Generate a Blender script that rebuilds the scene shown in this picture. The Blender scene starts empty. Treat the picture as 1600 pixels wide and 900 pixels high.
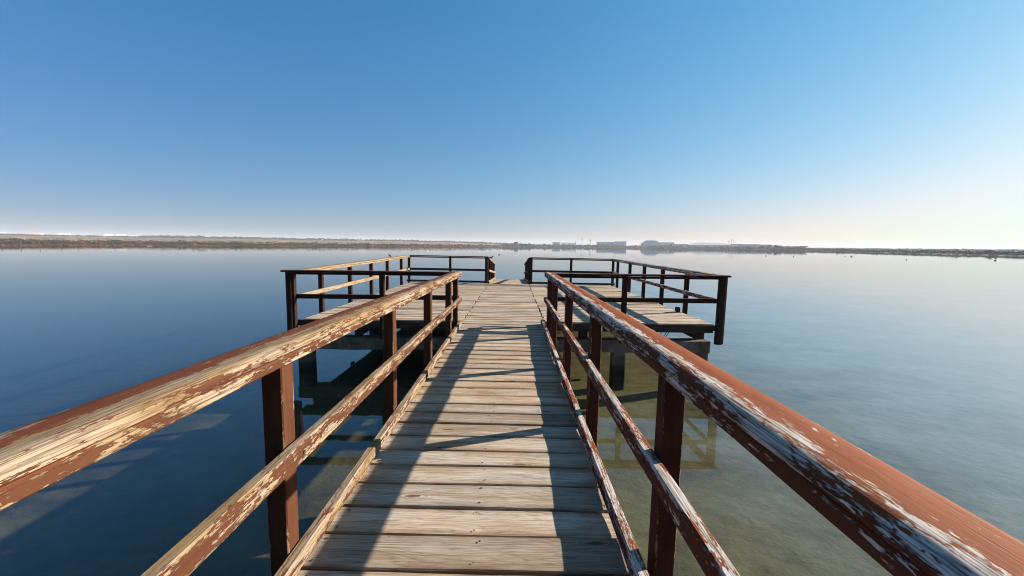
import bpy, bmesh, math, random
from mathutils import Vector, Matrix, noise as mnoise
random.seed(7)
sc = bpy.context.scene
C = sc.collection
rad = math.radians
CAM_H = 2.44

# ------------------------------------------------------------------ camera
cam_d = bpy.data.cameras.new("camera")
cam = bpy.data.objects.new("camera", cam_d)
C.objects.link(cam)
cam_d.sensor_fit = 'HORIZONTAL'
cam_d.sensor_width = 36.0
cam_d.lens = 36.0 * 600.0 / 1600.0
cam_d.clip_start = 0.02
cam_d.clip_end = 12000
PITCH, ROLL = math.atan(66.5 / 600.0), 0.011
cam.matrix_world = (Matrix.Translation((0, 0, CAM_H)) @ Matrix.Rotation(rad(90) - PITCH, 4, 'X')
                    @ Matrix.Rotation(ROLL, 4, 'Z'))
sc.camera = cam

# ------------------------------------------------------------------ sky, sun, exposure
SUN_EL, SUN_AZ = rad(19.4), rad(70.5)          # azimuth clockwise from the viewing direction (+Y)
world = bpy.data.worlds.new("World")
sc.world = world
world.use_nodes = True
wn = world.node_tree.nodes
wl = world.node_tree.links
wn.clear()
sky = wn.new('ShaderNodeTexSky')
sky.sky_type = 'NISHITA'
sky.sun_disc = False
sky.sun_elevation = SUN_EL
sky.sun_rotation = SUN_AZ
sky.altitude = 0
sky.air_density = 1.0
sky.dust_density = 0.35
sky.ozone_density = 2.5
# grade of the sky: a gentler contrast than the model's, and a cooler, darker side away from the sun
EXPOSURE = 1.6
HAZE_D = 0.00027
SKY_S = 0.11
SKY_G = (0.689, 0.533, 0.515)
SKY_A = (-0.44, -0.335, -0.125)
SKY_X = (0.62, 0.36, 0.115)
SKY_Z = (-1.75, -0.30, 0.19)
SKY_H = (0.07, -0.20, -0.24)          # dust low over the horizon
SKY_TOP = (0.86, 0.99, 1.04)
def wmath(op, a, b=None, clamp=False):
    nd = wn.new('ShaderNodeMath'); nd.operation = op; nd.use_clamp = clamp
    for sock, x in zip(nd.inputs, (a, b)):
        if x is None: continue
        if isinstance(x, (int, float)): sock.default_value = x
        else: wl.new(x, sock)
    return nd.outputs[0]
wtc = wn.new('ShaderNodeTexCoord')
wsx = wn.new('ShaderNodeSeparateXYZ')
wl.new(wtc.outputs['Generated'], wsx.inputs[0])
wz = wmath('SUBTRACT', wmath('MINIMUM', wmath('MAXIMUM', wsx.outputs[2], 0.0), 0.5), wmath('MULTIPLY', wmath('MAXIMUM', wmath('SUBTRACT', wsx.outputs[2], 0.5), 0.0), 1.3))
wh = wmath('EXPONENT', wmath('MULTIPLY', wmath('MAXIMUM', wsx.outputs[2], 0.0), -12.5))
sep = wn.new('ShaderNodeSeparateColor')
com = wn.new('ShaderNodeCombineColor')
wl.new(sky.outputs[0], sep.inputs[0])
for i in range(3):
    pw = wmath('POWER', wmath('MULTIPLY', sep.outputs[i], SKY_S), SKY_G[i])
    ex = wmath('ADD', wmath('MULTIPLY', wsx.outputs[0], SKY_X[i]), wmath('MULTIPLY', wz, SKY_Z[i]))
    ex = wmath('ADD', ex, wmath('MULTIPLY', wh, SKY_H[i]))
    ex = wmath('EXPONENT', wmath('ADD', ex, SKY_A[i] - math.log(SKY_S) - EXPOSURE * math.log(2)))
    sm = wn.new('ShaderNodeMath'); sm.operation = 'SMOOTH_MIN'
    wl.new(wmath('MULTIPLY', pw, ex), sm.inputs[0])
    sm.inputs[1].default_value = SKY_TOP[i] / SKY_S / 2 ** EXPOSURE
    sm.inputs[2].default_value = 0.30 / SKY_S / 2 ** EXPOSURE
    wl.new(sm.outputs[0], com.inputs[i])
bg = wn.new('ShaderNodeBackground')
bg.inputs['Strength'].default_value = SKY_S
wo = wn.new('ShaderNodeOutputWorld')
wl.new(com.outputs[0], bg.inputs['Color'])
wl.new(bg.outputs[0], wo.inputs['Surface'])

sun_d = bpy.data.lights.new("sun", 'SUN')
sun_d.energy = 5.0
sun_d.angle = rad(0.5)
sun_d.color = (1.0, 0.875, 0.74)
sun = bpy.data.objects.new("sun", sun_d)
C.objects.link(sun)
sdir = Vector((math.sin(SUN_AZ) * math.cos(SUN_EL), math.cos(SUN_AZ) * math.cos(SUN_EL), math.sin(SUN_EL)))
sun.rotation_euler = sdir.to_track_quat('Z', 'Y').to_euler()
sun.location = sdir * 60

sc.cycles.filter_width = 1.05
vs = sc.view_settings
vs.view_transform = 'Standard'
vs.look = 'None'
vs.gamma = 1.0
vs.use_curve_mapping = False
vs.exposure = EXPOSURE

# ------------------------------------------------------------------ helpers
def rot_to_world(p):
    """pier frame (right, forward, height over the camera) to world: the old pier leans half a degree"""
    x, y, z = p
    X = 0.999956 * x + 0.009055 * z + 0.002507 * y
    Z = -0.009028 * x + 0.999903 * z - 0.010601 * y
    Y = -0.002602 * x + 0.010578 * z + 0.999941 * y
    return Vector((X, Y, Z + CAM_H))

def ident(p):
    return Vector(p)

def tag(o, label=None, cat=None, group=None, kind=None):
    if label: o['label'] = label
    if cat: o['category'] = cat
    if group: o['group'] = group
    if kind: o['kind'] = kind
    return o

def empty(name, loc, label, cat, group=None):
    o = bpy.data.objects.new(name, None)
    o.empty_display_size = 0.2
    C.objects.link(o)
    o.location = loc
    return tag(o, label, cat, group)

class MB:
    """collects geometry with a grain coordinate, a random number and a wear value per vertex"""
    def __init__(s, conv=ident):
        s.v, s.f, s.gc, s.rn, s.we, s.mi, s.conv = [], [], [], [], [], [], conv
    def add(s, p, gc=(0, 0, 0), rn=0.0, we=0.0):
        s.v.append(s.conv(p)); s.gc.append(gc); s.rn.append(rn); s.we.append(we)
        return len(s.v) - 1
    def face(s, idx, mi=0):
        s.f.append(tuple(idx)); s.mi.append(mi)
    def extrude(s, prof, p0, p1, U, V, n=1, jit=0.0, rn=None, mi=0, ph=0.0, caps=True, bend=0.0):
        """prof: closed list of (u, v, wear); swept from p0 to p1 with side axis U and up axis V"""
        p0, p1, U, V = Vector(p0), Vector(p1), Vector(U), Vector(V)
        L = (p1 - p0).length
        rn = random.random() if rn is None else rn
        rings = []
        bu, bv = random.uniform(-bend, bend), random.uniform(-bend, bend)
        for i in range(n + 1):
            t = i / n
            c = p0.lerp(p1, t)
            s4 = 4 * t * (1 - t)
            ring = []
            for (u, v, w) in prof:
                ju = jv = 0.0
                if jit:
                    q = Vector((t * L * 3.1 + ph, u * 22 + rn * 50, v * 22))
                    ju = mnoise.noise(q) * jit; jv = mnoise.noise(q + Vector((9.3, 4.1, 7.7))) * jit
                ring.append(s.add(c + U * (u + ju + bu * s4) + V * (v + jv + bv * s4), (t * L + ph, u, v), rn, w))
            rings.append(ring)
        m = len(prof)
        for i in range(n):
            for k in range(m):
                a, b = rings[i][k], rings[i][(k + 1) % m]
                c, d = rings[i + 1][(k + 1) % m], rings[i + 1][k]
                s.face((a, b, c, d), mi)
        if caps:
            s.face(list(reversed(rings[0])), mi); s.face(rings[-1], mi)
    def box(s, x0, x1, y0, y1, z0, z1, mi=0, rn=None, ch=0.0):
        prof = rect(x0, x1, z0, z1, ch)
        s.extrude(prof, (0, y0, 0), (0, y1, 0), (1, 0, 0), (0, 0, 1), rn=rn, mi=mi)
    def build(s, name, mats, parent=None, base=None, smooth=35):
        me = bpy.data.meshes.new(name)
        b = Vector(base) if base is not None else (parent_base(parent) if parent else Vector((0, 0, 0)))
        me.from_pydata([v - b for v in s.v], [], s.f)
        if not isinstance(mats, (list, tuple)): mats = [mats]
        for m in mats: me.materials.append(m)
        me.polygons.foreach_set('material_index', s.mi)
        a = me.attributes.new('gc', 'FLOAT_VECTOR', 'POINT'); a.data.foreach_set('vector', [x for g in s.gc for x in g])
        a = me.attributes.new('rnd', 'FLOAT', 'POINT'); a.data.foreach_set('value', s.rn)
        a = me.attributes.new('wear', 'FLOAT', 'POINT'); a.data.foreach_set('value', s.we)
        bm = bmesh.new(); bm.from_mesh(me)
        bmesh.ops.recalc_face_normals(bm, faces=bm.faces)
        bm.to_mesh(me); bm.free()
        if smooth:
            me.polygons.foreach_set('use_smooth', [True] * len(me.polygons))
            me.set_sharp_from_angle(angle=rad(smooth))
        me.update()
        o = bpy.data.objects.new(name, me)
        C.objects.link(o)
        if parent: o.parent = parent
        else: o.location = b
        return o

def parent_base(p):
    b = Vector(p.location)
    while p.parent:
        p = p.parent; b += Vector(p.location)
    return b

def rect(u0, u1, v0, v1, ch=0.0, w=0.0, wtop=None):
    """rectangle profile with small chamfers"""
    wt = w if wtop is None else wtop
    if ch <= 0:
        return [(u0, v0, w), (u1, v0, w), (u1, v1, wt), (u0, v1, wt)]
    return [(u0 + ch, v0, w), (u1 - ch, v0, w), (u1, v0 + ch, w), (u1, v1 - ch, wt),
            (u1 - ch, v1, wt), (u0 + ch, v1, wt), (u0, v1 - ch, wt), (u0, v0 + ch, w)]

# ------------------------------------------------------------------ materials
def mat(name):
    m = bpy.data.materials.new(name); m.use_nodes = True
    nt = m.node_tree; nt.nodes.clear()
    out = nt.nodes.new('ShaderNodeOutputMaterial')
    return m, nt, out

class NT:
    def __init__(s, nt): s.nt = nt
    def n(s, t, **kw):
        nd = s.nt.nodes.new(t)
        for k, v in kw.items(): setattr(nd, k, v)
        return nd
    def l(s, a, b): s.nt.links.new(a, b)
    def val(s, sock, x):
        if hasattr(x, 'is_output') or isinstance(x, bpy.types.NodeSocket): s.l(x, sock)
        else: sock.default_value = x
    def math(s, op, a, b=0.0, c=None, clamp=False):
        nd = s.n('ShaderNodeMath', operation=op, use_clamp=clamp)
        s.val(nd.inputs[0], a); s.val(nd.inputs[1], b)
        if c is not None: s.val(nd.inputs[2], c)
        return nd.outputs[0]
    def attr(s, name):
        return s.n('ShaderNodeAttribute', attribute_name=name)
    def vmul(s, v, k):
        nd = s.n('ShaderNodeVectorMath', operation='MULTIPLY')
        s.val(nd.inputs[0], v); nd.inputs[1].default_value = k
        return nd.outputs[0]
    def vadd(s, v, w):
        nd = s.n('ShaderNodeVectorMath', operation='ADD')
        s.val(nd.inputs[0], v); s.val(nd.inputs[1], w)
        return nd.outputs[0]
    def noise(s, v, scale=1.0, detail=4.0, rough=0.55, w=None, dist=0.0):
        nd = s.n('ShaderNodeTexNoise', noise_dimensions='4D' if w is not None else '3D')
        s.val(nd.inputs['Vector'], v)
        if w is not None: s.val(nd.inputs['W'], w)
        nd.inputs['Scale'].default_value = scale; nd.inputs['Detail'].default_value = detail
        nd.inputs['Roughness'].default_value = rough; nd.inputs['Distortion'].default_value = dist
        return nd.outputs[0]
    def ramp(s, f, stops, interp='LINEAR'):
        nd = s.n('ShaderNodeValToRGB')
        nd.color_ramp.interpolation = interp
        e = nd.color_ramp.elements
        while len(e) < len(stops): e.new(0.5)
        for i, (p, c) in enumerate(stops):
            e[i].position = p
            e[i].color = (c, c, c, 1) if isinstance(c, (int, float)) else (*c, 1)
        s.val(nd.inputs[0], f)
        return nd.outputs[0]
    def mix(s, f, a, b, mode='MIX'):
        nd = s.n('ShaderNodeMix', data_type='RGBA', blend_type=mode)
        s.val(nd.inputs[0], f)
        for sock, x in ((nd.inputs[6], a), (nd.inputs[7], b)):
            if isinstance(x, tuple): sock.default_value = (*x, 1)
            else: s.l(x, sock)
        return nd.outputs[2]
    def bsdf(s, col, rough=0.8, bump=None, bdist=0.01, bstr=1.0, spec=0.3):
        b = s.n('ShaderNodeBsdfPrincipled')
        if isinstance(col, tuple): b.inputs['Base Color'].default_value = (*col, 1)
        else: s.l(col, b.inputs['Base Color'])
        s.val(b.inputs['Roughness'], rough)
        b.inputs['Specular IOR Level'].default_value = spec
        if bump is not None:
            bp = s.n('ShaderNodeBump'); bp.inputs['Distance'].default_value = bdist
            bp.inputs['Strength'].default_value = bstr
            s.l(bump, bp.inputs['Height']); s.l(bp.outputs[0], b.inputs['Normal'])
        return b.outputs[0]

def painted_wood(name, wear=0.0, side=(0.080, 0.028, 0.016), top=(0.175, 0.048, 0.0165), bare_a=(0.47, 0.44, 0.41), bare_b=(0.40, 0.345, 0.275)):
    """weathered timber under flaking red-brown paint, faded on top, with shade put into the side colour; 'wear' says how much paint is gone"""
    m, nt, out = mat(name); k = NT(nt)
    gc = k.attr('gc').outputs['Vector']; rn = k.attr('rnd').outputs['Fac']; we = k.attr('wear').outputs['Fac']
    W = k.math('MULTIPLY', rn, 37.0)
    big = k.noise(k.vmul(gc, (4.2, 23, 23)), 1.0, 3, 0.5, W)
    mid = k.noise(k.vmul(gc, (22, 85, 85)), 1.0, 5, 0.7, W, 0.3)
    fine = k.noise(k.vmul(gc, (55, 270, 270)), 1.0, 4, 0.6, W)
    f = k.math('ADD', k.math('MULTIPLY', big, 1.1), k.math('MULTIPLY', mid, 0.95))
    f = k.math('ADD', f, k.math('MULTIPLY', fine, 0.5))
    f = k.math('ADD', f, k.math('ADD', k.math('MULTIPLY', we, 0.80), wear - 1.56))
    mask = k.ramp(f, [(0.0, 0.0), (0.022, 1.0)])
    # bare wood: silvery grey to ochre, with dark open grain
    t = k.noise(k.vmul(gc, (2.2, 14, 14)), 1.0, 3, 0.5, k.math('ADD', W, 11.0))
    bare = k.mix(k.ramp(t, [(0.44, 0.0), (0.62, 1.0)]), bare_a, bare_b)
    gl = k.noise(k.vmul(gc, (4.0, 260, 260)), 1.0, 3, 0.6, k.math('ADD', W, 3.0), 0.3)
    bare = k.mix(k.ramp(gl, [(0.38, 0.9), (0.47, 0.0)]), bare, (0.07, 0.045, 0.03))
    cr = k.noise(k.vmul(gc, (2.4, 60, 60)), 1.0, 3, 0.5, k.math('ADD', W, 14.0), 0.2)
    bare = k.mix(k.ramp(cr, [(0.45, 0.0), (0.49, 0.6), (0.51, 0.6), (0.55, 0.0)]), bare, (0.06, 0.04, 0.028))
    pn = k.noise(k.vmul(gc, (3, 26, 26)), 1.0, 5, 0.65, k.math('ADD', W, 5.0))
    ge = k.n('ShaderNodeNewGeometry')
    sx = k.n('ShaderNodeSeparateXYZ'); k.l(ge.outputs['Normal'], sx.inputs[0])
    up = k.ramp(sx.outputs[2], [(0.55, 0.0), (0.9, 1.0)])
    pa = k.mix(up, side, top)  # side paint holds painted shade, upward paint is brighter and faded
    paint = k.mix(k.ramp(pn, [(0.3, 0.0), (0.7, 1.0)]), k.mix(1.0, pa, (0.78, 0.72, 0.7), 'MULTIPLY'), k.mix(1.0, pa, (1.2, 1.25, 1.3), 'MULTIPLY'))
    sp = k.noise(k.vmul(gc, (40, 120, 120)), 1.0, 3, 0.6, k.math('ADD', W, 8.0))
    paint = k.mix(k.ramp(sp, [(0.66, 0.0), (0.70, 0.75)]), paint, (0.05, 0.022, 0.014))
    col = k.mix(mask, paint, bare)
    h = k.math('SUBTRACT', k.math('MULTIPLY', gl, 0.55), k.math('MULTIPLY', mask, 0.8))
    h = k.math('ADD', h, k.math('ADD', k.math('MULTIPLY', pn, 0.3), k.math('MULTIPLY', sp, 0.35)))
    k.l(k.bsdf(col, 0.82, h, 0.0022, 0.9, 0.06), out.inputs[0])
    return m

def deck_wood(name, tone=1.0):
    m, nt, out = mat(name); k = NT(nt)
    gc = k.attr('gc').outputs['Vector']; rn = k.attr('rnd').outputs['Fac']; we = k.attr('wear').outputs['Fac']
    W = k.math('MULTIPLY', rn, 61.0)
    warp = k.noise(k.vmul(gc, (1.1, 5, 5)), 1.0, 3, 0.5, W)
    # growth rings cut lengthwise: long cathedral lines
    sx = k.n('ShaderNodeSeparateXYZ'); k.l(gc, sx.inputs[0])
    ring = k.math('ADD', k.math('MULTIPLY', sx.outputs[1], 62.0), k.math('MULTIPLY', warp, 30.0))
    ring = k.math('ADD', ring, k.math('MULTIPLY', k.noise(k.vmul(gc, (3, 30, 30)), 1.0, 3, 0.6, W), 2.2))
    ring = k.math('PINGPONG', ring, 1.0)
    fibre = k.noise(k.vmul(gc, (3.5, 190, 190)), 1.0, 5, 0.65, W, 0.2)
    blot = k.noise(k.vmul(gc, (1.3, 8, 8)), 1.0, 4, 0.6, k.math('ADD', W, 4.0))
    base = k.ramp(blot, [(0.32, (0.22, 0.150, 0.092)), (0.44, (0.34, 0.270, 0.198)), (0.56, (0.44, 0.390, 0.325)), (0.70, (0.36, 0.34, 0.31))])
    base = k.mix(k.math('MULTIPLY', k.ramp(ring, [(0.0, 1.0), (0.32, 0.0)]), 0.42), base, (0.19, 0.125, 0.07))
    base = k.mix(k.ramp(fibre, [(0.36, 0.6), (0.52, 0.0)]), base, (0.13, 0.10, 0.07))
    base = k.mix(k.ramp(fibre, [(0.58, 0.0), (0.75, 0.5)]), base, (0.56, 0.51, 0.44))
    # drying checks: long thin cracks
    ck = k.noise(k.vmul(gc, (1.6, 46, 46)), 1.0, 3, 0.55, k.math('ADD', W, 21.0), 0.25)
    base = k.mix(k.ramp(ck, [(0.482, 0.0), (0.497, 0.5), (0.503, 0.5), (0.518, 0.0)]), base, (0.085, 0.055, 0.035))
    wh = k.noise(k.vmul(gc, (2.0, 34, 34)), 1.0, 4, 0.6, k.math('ADD', W, 27.0))
    base = k.mix(k.ramp(wh, [(0.55, 0.0), (0.68, 0.55)]), base, (0.55, 0.515, 0.47))
    # knots
    vo = k.n('ShaderNodeTexVoronoi', voronoi_dimensions='2D', feature='F1')
    wv = k.n('ShaderNodeCombineXYZ'); k.l(W, wv.inputs[0]); k.l(k.math('MULTIPLY', W, 3.7), wv.inputs[1])
    wob = k.n('ShaderNodeTexNoise'); k.l(k.vmul(gc, (20, 60, 60)), wob.inputs['Vector']); wob.inputs['Scale'].default_value = 1.0
    k.l(k.vadd(k.vadd(k.vmul(gc, (1.15, 4.1, 0)), wv.outputs[0]), k.vmul(wob.outputs['Color'], (0.05, 0.05, 0))), vo.inputs['Vector'])
    vo.inputs['Scale'].default_value = 1.0; vo.inputs['Randomness'].default_value = 1.0
    vs_ = k.n('ShaderNodeSeparateColor'); k.l(vo.outputs['Color'], vs_.inputs[0])
    has = k.ramp(vs_.outputs[0], [(0.50, 0.0), (0.52, 1.0)])
    base = k.mix(k.math('MULTIPLY', has, k.ramp(vo.outputs['Distance'], [(0.032, 0.9), (0.055, 0.0)])), base, (0.06, 0.038, 0.022))
    kr = k.math('PINGPONG', k.math('MULTIPLY', vo.outputs['Distance'], 44.0), 1.0)
    base = k.mix(k.math('MULTIPLY', k.math('MULTIPLY', has, k.ramp(vo.outputs['Distance'], [(0.04, 0.7), (0.17, 0.0)])), k.ramp(kr, [(0.2, 1.0), (0.6, 0.0)])), base, (0.16, 0.1, 0.055))
    # dirt gathers along the board edges ('wear' runs to 1 there)
    dn = k.noise(k.vmul(gc, (5, 30, 30)), 1.0, 4, 0.6, k.math('ADD', W, 9.0))
    dirt = k.math('MULTIPLY', we, k.ramp(dn, [(0.3, 0.25), (0.7, 1.0)]))
    base = k.mix(k.math('MULTIPLY', dirt, 0.85), base, (0.14, 0.075, 0.03))
    # each board its own tone
    tn = k.ramp(rn, [(0.0, (0.70, 0.66, 0.61)), (0.3, (0.95, 0.95, 0.95)), (0.6, (1.08, 1.02, 0.95)), (0.8, (0.90, 0.80, 0.68)), (1.0, (1.16, 1.13, 1.08))])
    tn2 = k.mix(1.0, tn, (tone, tone, tone), 'MULTIPLY')
    col = k.mix(1.0, base, tn2, 'MULTIPLY')
    h = k.math('ADD', k.math('MULTIPLY', fibre, 0.8), k.math('MULTIPLY', ring, 0.2))
    k.l(k.bsdf(col, 0.86, h, 0.0035, 0.9, 0.25), out.inputs[0])
    return m

def simple_noise_mat(name, stops, scale, rough=0.9, detail=6, bump=0.0, coord='Object', stretch=(1, 1, 1), bd=0.02):
    m, nt, out = mat(name); k = NT(nt)
    tc = k.n('ShaderNodeTexCoord')
    v = k.vmul(tc.outputs[coord], stretch)
    f = k.noise(v, scale, detail, 0.62)
    col = k.ramp(f, stops)
    k.l(k.bsdf(col, rough, f if bump else None, bd, bump or 0.0, 0.25), out.inputs[0])
    return m

SUN_TONED = dict(side=(0.064, 0.026, 0.0135), top=(0.115, 0.038, 0.019), bare_a=(0.26, 0.205, 0.145), bare_b=(0.20, 0.135, 0.064))  # warm sun tone put into wood and paint of the lit rails
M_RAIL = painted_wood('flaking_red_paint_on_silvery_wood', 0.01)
M_RAIL_L = painted_wood('flaking_red_paint_on_sun_toned_wood', 0.10, **SUN_TONED)
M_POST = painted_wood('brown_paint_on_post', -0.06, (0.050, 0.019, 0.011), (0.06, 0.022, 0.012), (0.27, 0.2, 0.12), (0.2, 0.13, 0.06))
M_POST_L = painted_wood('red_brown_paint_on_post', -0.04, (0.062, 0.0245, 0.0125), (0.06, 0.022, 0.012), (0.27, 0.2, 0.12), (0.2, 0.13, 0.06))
M_DARKRAIL = painted_wood('shaded_brown_paint_on_wood', -0.25, (0.030, 0.013, 0.009), (0.09, 0.04, 0.022), (0.22, 0.18, 0.14), (0.16, 0.11, 0.07))  # darker copy of the rail paint: shade put into its colour
M_DARKPOST = painted_wood('shaded_brown_paint_on_post', -0.5, (0.026, 0.012, 0.008), (0.05, 0.02, 0.012))  # platform and gangway posts, shade put into the paint
M_DECK = deck_wood('weathered_deck_boards', 1.02)
M_DECK2 = deck_wood('weathered_platform_boards', 1.12)
M_BEAM = simple_noise_mat('old_dark_timber', [(0.3, (0.014, 0.010, 0.007)), (0.55, (0.035, 0.025, 0.018)), (0.8, (0.085, 0.065, 0.05))], 3.0, 0.9, 6, 0.6, 'Object', (1, 1, 6))
def concrete_mat():
    m, nt, out = mat('stained_concrete'); k = NT(nt)
    tc = k.n('ShaderNodeTexCoord')
    f = k.noise(tc.outputs['Object'], 4.0, 8, 0.62)
    f2 = k.noise(k.vmul(tc.outputs['Object'], (9, 9, 1.2)), 1.0, 5, 0.6)
    col = k.ramp(f, [(0.28, (0.05, 0.042, 0.030)), (0.5, (0.10, 0.086, 0.065)), (0.72, (0.17, 0.15, 0.12))])
    col = k.mix(k.ramp(f2, [(0.5, 0.0), (0.68, 0.7)]), col, (0.05, 0.036, 0.024))
    ge = k.n('ShaderNodeNewGeometry'); sx = k.n('ShaderNodeSeparateXYZ'); k.l(ge.outputs['Position'], sx.inputs[0])
    wet = k.math('ADD', sx.outputs[2], k.math('MULTIPLY', k.math('SUBTRACT', f, 0.5), 0.12))
    col = k.mix(k.ramp(wet, [(0.09, 0.85), (0.15, 0.0)]), col, (0.018, 0.022, 0.010))
    k.l(k.bsdf(col, 0.9, f, 0.03, 0.7, 0.25), out.inputs[0])
    return m
M_CONC = concrete_mat()
M_NAIL = simple_noise_mat('rusty_nail', [(0.3, (0.02, 0.012, 0.008)), (0.7, (0.06, 0.03, 0.018))], 30.0, 0.7)
M_ROPE = simple_noise_mat('black_rope', [(0.3, (0.015, 0.015, 0.016)), (0.7, (0.03, 0.03, 0.032))], 30.0, 0.8)

# ------------------------------------------------------------------ water and its bed
def make_water():
    m, nt, out = mat('lagoon_water'); k = NT(nt)
    tc = k.n('ShaderNodeTexCoord')
    p = tc.outputs['Object']
    big = k.noise(k.vmul(p, (0.10, 0.34, 1)), 1.0, 4, 0.55)
    small = k.noise(k.vmul(p, (0.9, 2.4, 1)), 1.0, 3, 0.5)
    rip = k.noise(k.vmul(p, (4.0, 7.5, 1)), 1.0, 2, 0.5)
    h = k.math('ADD', k.math('MULTIPLY', big, 0.012), k.math('MULTIPLY', small, 0.0022))
    h = k.math('ADD', h, k.math('MULTIPLY', rip, 0.0009))
    bp = k.n('ShaderNodeBump'); bp.inputs['Distance'].default_value = 1.0; bp.inputs['Strength'].default_value = 0.30
    k.l(h, bp.inputs['Height'])
    # Fresnel reflectance (Schlick), the same from above and from below since the sheet does not refract
    ge = k.n('ShaderNodeNewGeometry')
    dt = k.n('ShaderNodeVectorMath', operation='DOT_PRODUCT')
    k.l(bp.outputs[0], dt.inputs[0]); k.l(ge.outputs['Incoming'], dt.inputs[1])
    ic = k.math('SUBTRACT', 1.0, k.math('ABSOLUTE', dt.outputs['Value']), clamp=True)
    fres = k.math('ADD', 0.02, k.math('MULTIPLY', k.math('POWER', ic, 3.3), 0.98), clamp=True)
    gl = k.n('ShaderNodeBsdfGlossy'); gl.inputs['Roughness'].default_value = 0.02
    k.l(bp.outputs[0], gl.inputs['Normal'])
    tr = k.n('ShaderNodeBsdfTransparent'); tr.inputs['Color'].default_value = (0.72, 0.755, 0.73, 1)
    mx = k.n('ShaderNodeMixShader')
    k.l(fres, mx.inputs[0]); k.l(tr.outputs[0], mx.inputs[1]); k.l(gl.outputs[0], mx.inputs[2])
    k.l(mx.outputs[0], out.inputs[0])
    b = MB()
    R = 2600
    i = [b.add(q) for q in ((-R, -400, 0), (R, -400, 0), (R, R, 0), (-R, R, 0))]
    b.face(i)
    return tag(b.build('water', m), kind='structure')
make_water()

m_bed, nt, out = mat('silty_lagoon_bed'); k = NT(nt)
tc = k.n('ShaderNodeTexCoord'); P = tc.outputs['Object']
f1 = k.noise(k.vmul(P, (0.55, 0.8, 1)), 1.0, 5, 0.6)
f2 = k.noise(k.vmul(P, (2.6, 3.4, 1)), 1.0, 5, 0.65)
fc = k.math('ADD', k.math('MULTIPLY', f1, 0.6), k.math('MULTIPLY', f2, 0.4))
bc = k.ramp(fc, [(0.34, (0.085, 0.072, 0.034)), (0.50, (0.185, 0.152, 0.070)), (0.66, (0.26, 0.218, 0.105))])
bsx = k.n('ShaderNodeSeparateXYZ'); k.l(P, bsx.inputs[0])
bed_light_x = k.math('ADD', bsx.outputs[0], k.math('MULTIPLY', k.math('SUBTRACT', f1, 0.5), 6.0))
bc = k.mix(k.ramp(k.math('ADD', k.math('MULTIPLY', bed_light_x, 0.1), 1.0), [(0.0, 0.98), (0.34, 0.95), (0.5, 0.42), (0.84, 0.42), (0.94, 0.0)]), bc, (0.017, 0.022, 0.020))  # shade put into the bed colour left of the walkway
# bed paler and bluer to the right, standing in for reflected sky
bc = k.mix(k.ramp(k.math('MULTIPLY', bed_light_x, 0.1), [(0.25, 0.0), (0.95, 0.85)]), bc, k.ramp(fc, [(0.34, (0.30, 0.32, 0.35)), (0.66, (0.46, 0.49, 0.53))]))
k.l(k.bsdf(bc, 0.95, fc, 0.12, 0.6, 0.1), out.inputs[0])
b = MB()
nx, ny = 60, 70
for j in range(ny + 1):
    for i in range(nx + 1):
        u = (i / nx - 0.5) * 2; v = j / ny
        x = math.copysign(abs(u) ** 3, u) * 2600 + u * 14
        y = -60 + v * 90 + v ** 5 * 2500
        z = -0.38 + 0.05 * mnoise.noise(Vector((x * 0.25, y * 0.25, 0))) - min(0.5, max(0, abs(x) - 20) * 0.01)
        b.add((x, y, z))
for j in range(ny):
    for i in range(nx):
        a = j * (nx + 1) + i
        b.face((a, a + 1, a + nx + 2, a + nx + 1))
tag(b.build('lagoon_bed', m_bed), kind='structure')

# ------------------------------------------------------------------ far shore
def hor(x): return 383.5 + 0.011 * (x - 800)
SHORE = [(-900, 14.5), (-300, 12.4), (0, 9.4), (90, 8.7), (200, 7.0), (300, 6.9), (400, 6.5), (500, 5.2), (600, 4.6), (700, 3.5),
         (800, 2.2), (850, 1.9), (1000, 1.85), (1100, 2.2), (1200, 2.75), (1300, 3.9), (1400, 5.5), (1500, 6.8), (1600, 8.0), (1900, 10.5), (2500, 15)]
def shore_dy(x):
    for (a, da), (c, dc) in zip(SHORE, SHORE[1:]):
        if x <= c:
            t = (x - a) / (c - a); return da + (dc - da) * t
    return SHORE[-1][1]
def shore_pt(x, wob=True):
    d = shore_dy(x)
    if wob: d *= 1 + 0.05 * mnoise.noise(Vector((x * 0.02, 1.3, 0))) + 0.03 * mnoise.noise(Vector((x * 0.09, 5.3, 0)))
    Y = CAM_H * 600 / d
    return Vector(((x - 800) / 600 * Y, Y, 0))
def lerp_tab(tab, d):
    for (a, ha), (c, hc) in zip(tab, tab[1:]):
        if d <= c: return ha + (hc - ha) * (d - a) / (c - a)
    return tab[-1][1]
PL = [(-30, -2.2), (0, -0.10), (2, 0.22), (10, 0.45), (60, 0.6), (110, 0.9), (150, 2.2), (190, 4.5), (220, 4.9), (400, 6), (1000, 12), (2300, 20)]
PR = [(-30, -2.2), (0, -0.10), (2, 0.3), (10, 0.5), (60, 0.7), (200, 1.2), (400, 1.8), (1000, 2.5), (2300, 4)]
def land_h(x, d):
    t = min(1, max(0, (x - 690) / 180)); t = t * t * (3 - 2 * t)
    h = lerp_tab(PL, d) * (1 - t) + lerp_tab(PR, d) * t
    if d > 0:
        p = shore_pt(x) ; p = p * (1 + d / p.length)
        h += (0.22 * mnoise.noise(Vector((p.x * 0.05, p.y * 0.05, 3))) + 0.12 * mnoise.noise(Vector((p.x * 0.2, p.y * 0.2, 8)))) * min(1, d / 6)
    return h
m_land, nt, out = mat('salt_marsh_ground'); k = NT(nt)
inl = k.attr('wear').outputs['Fac']            # metres inland / 100
tc = k.n('ShaderNodeTexCoord')
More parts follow.
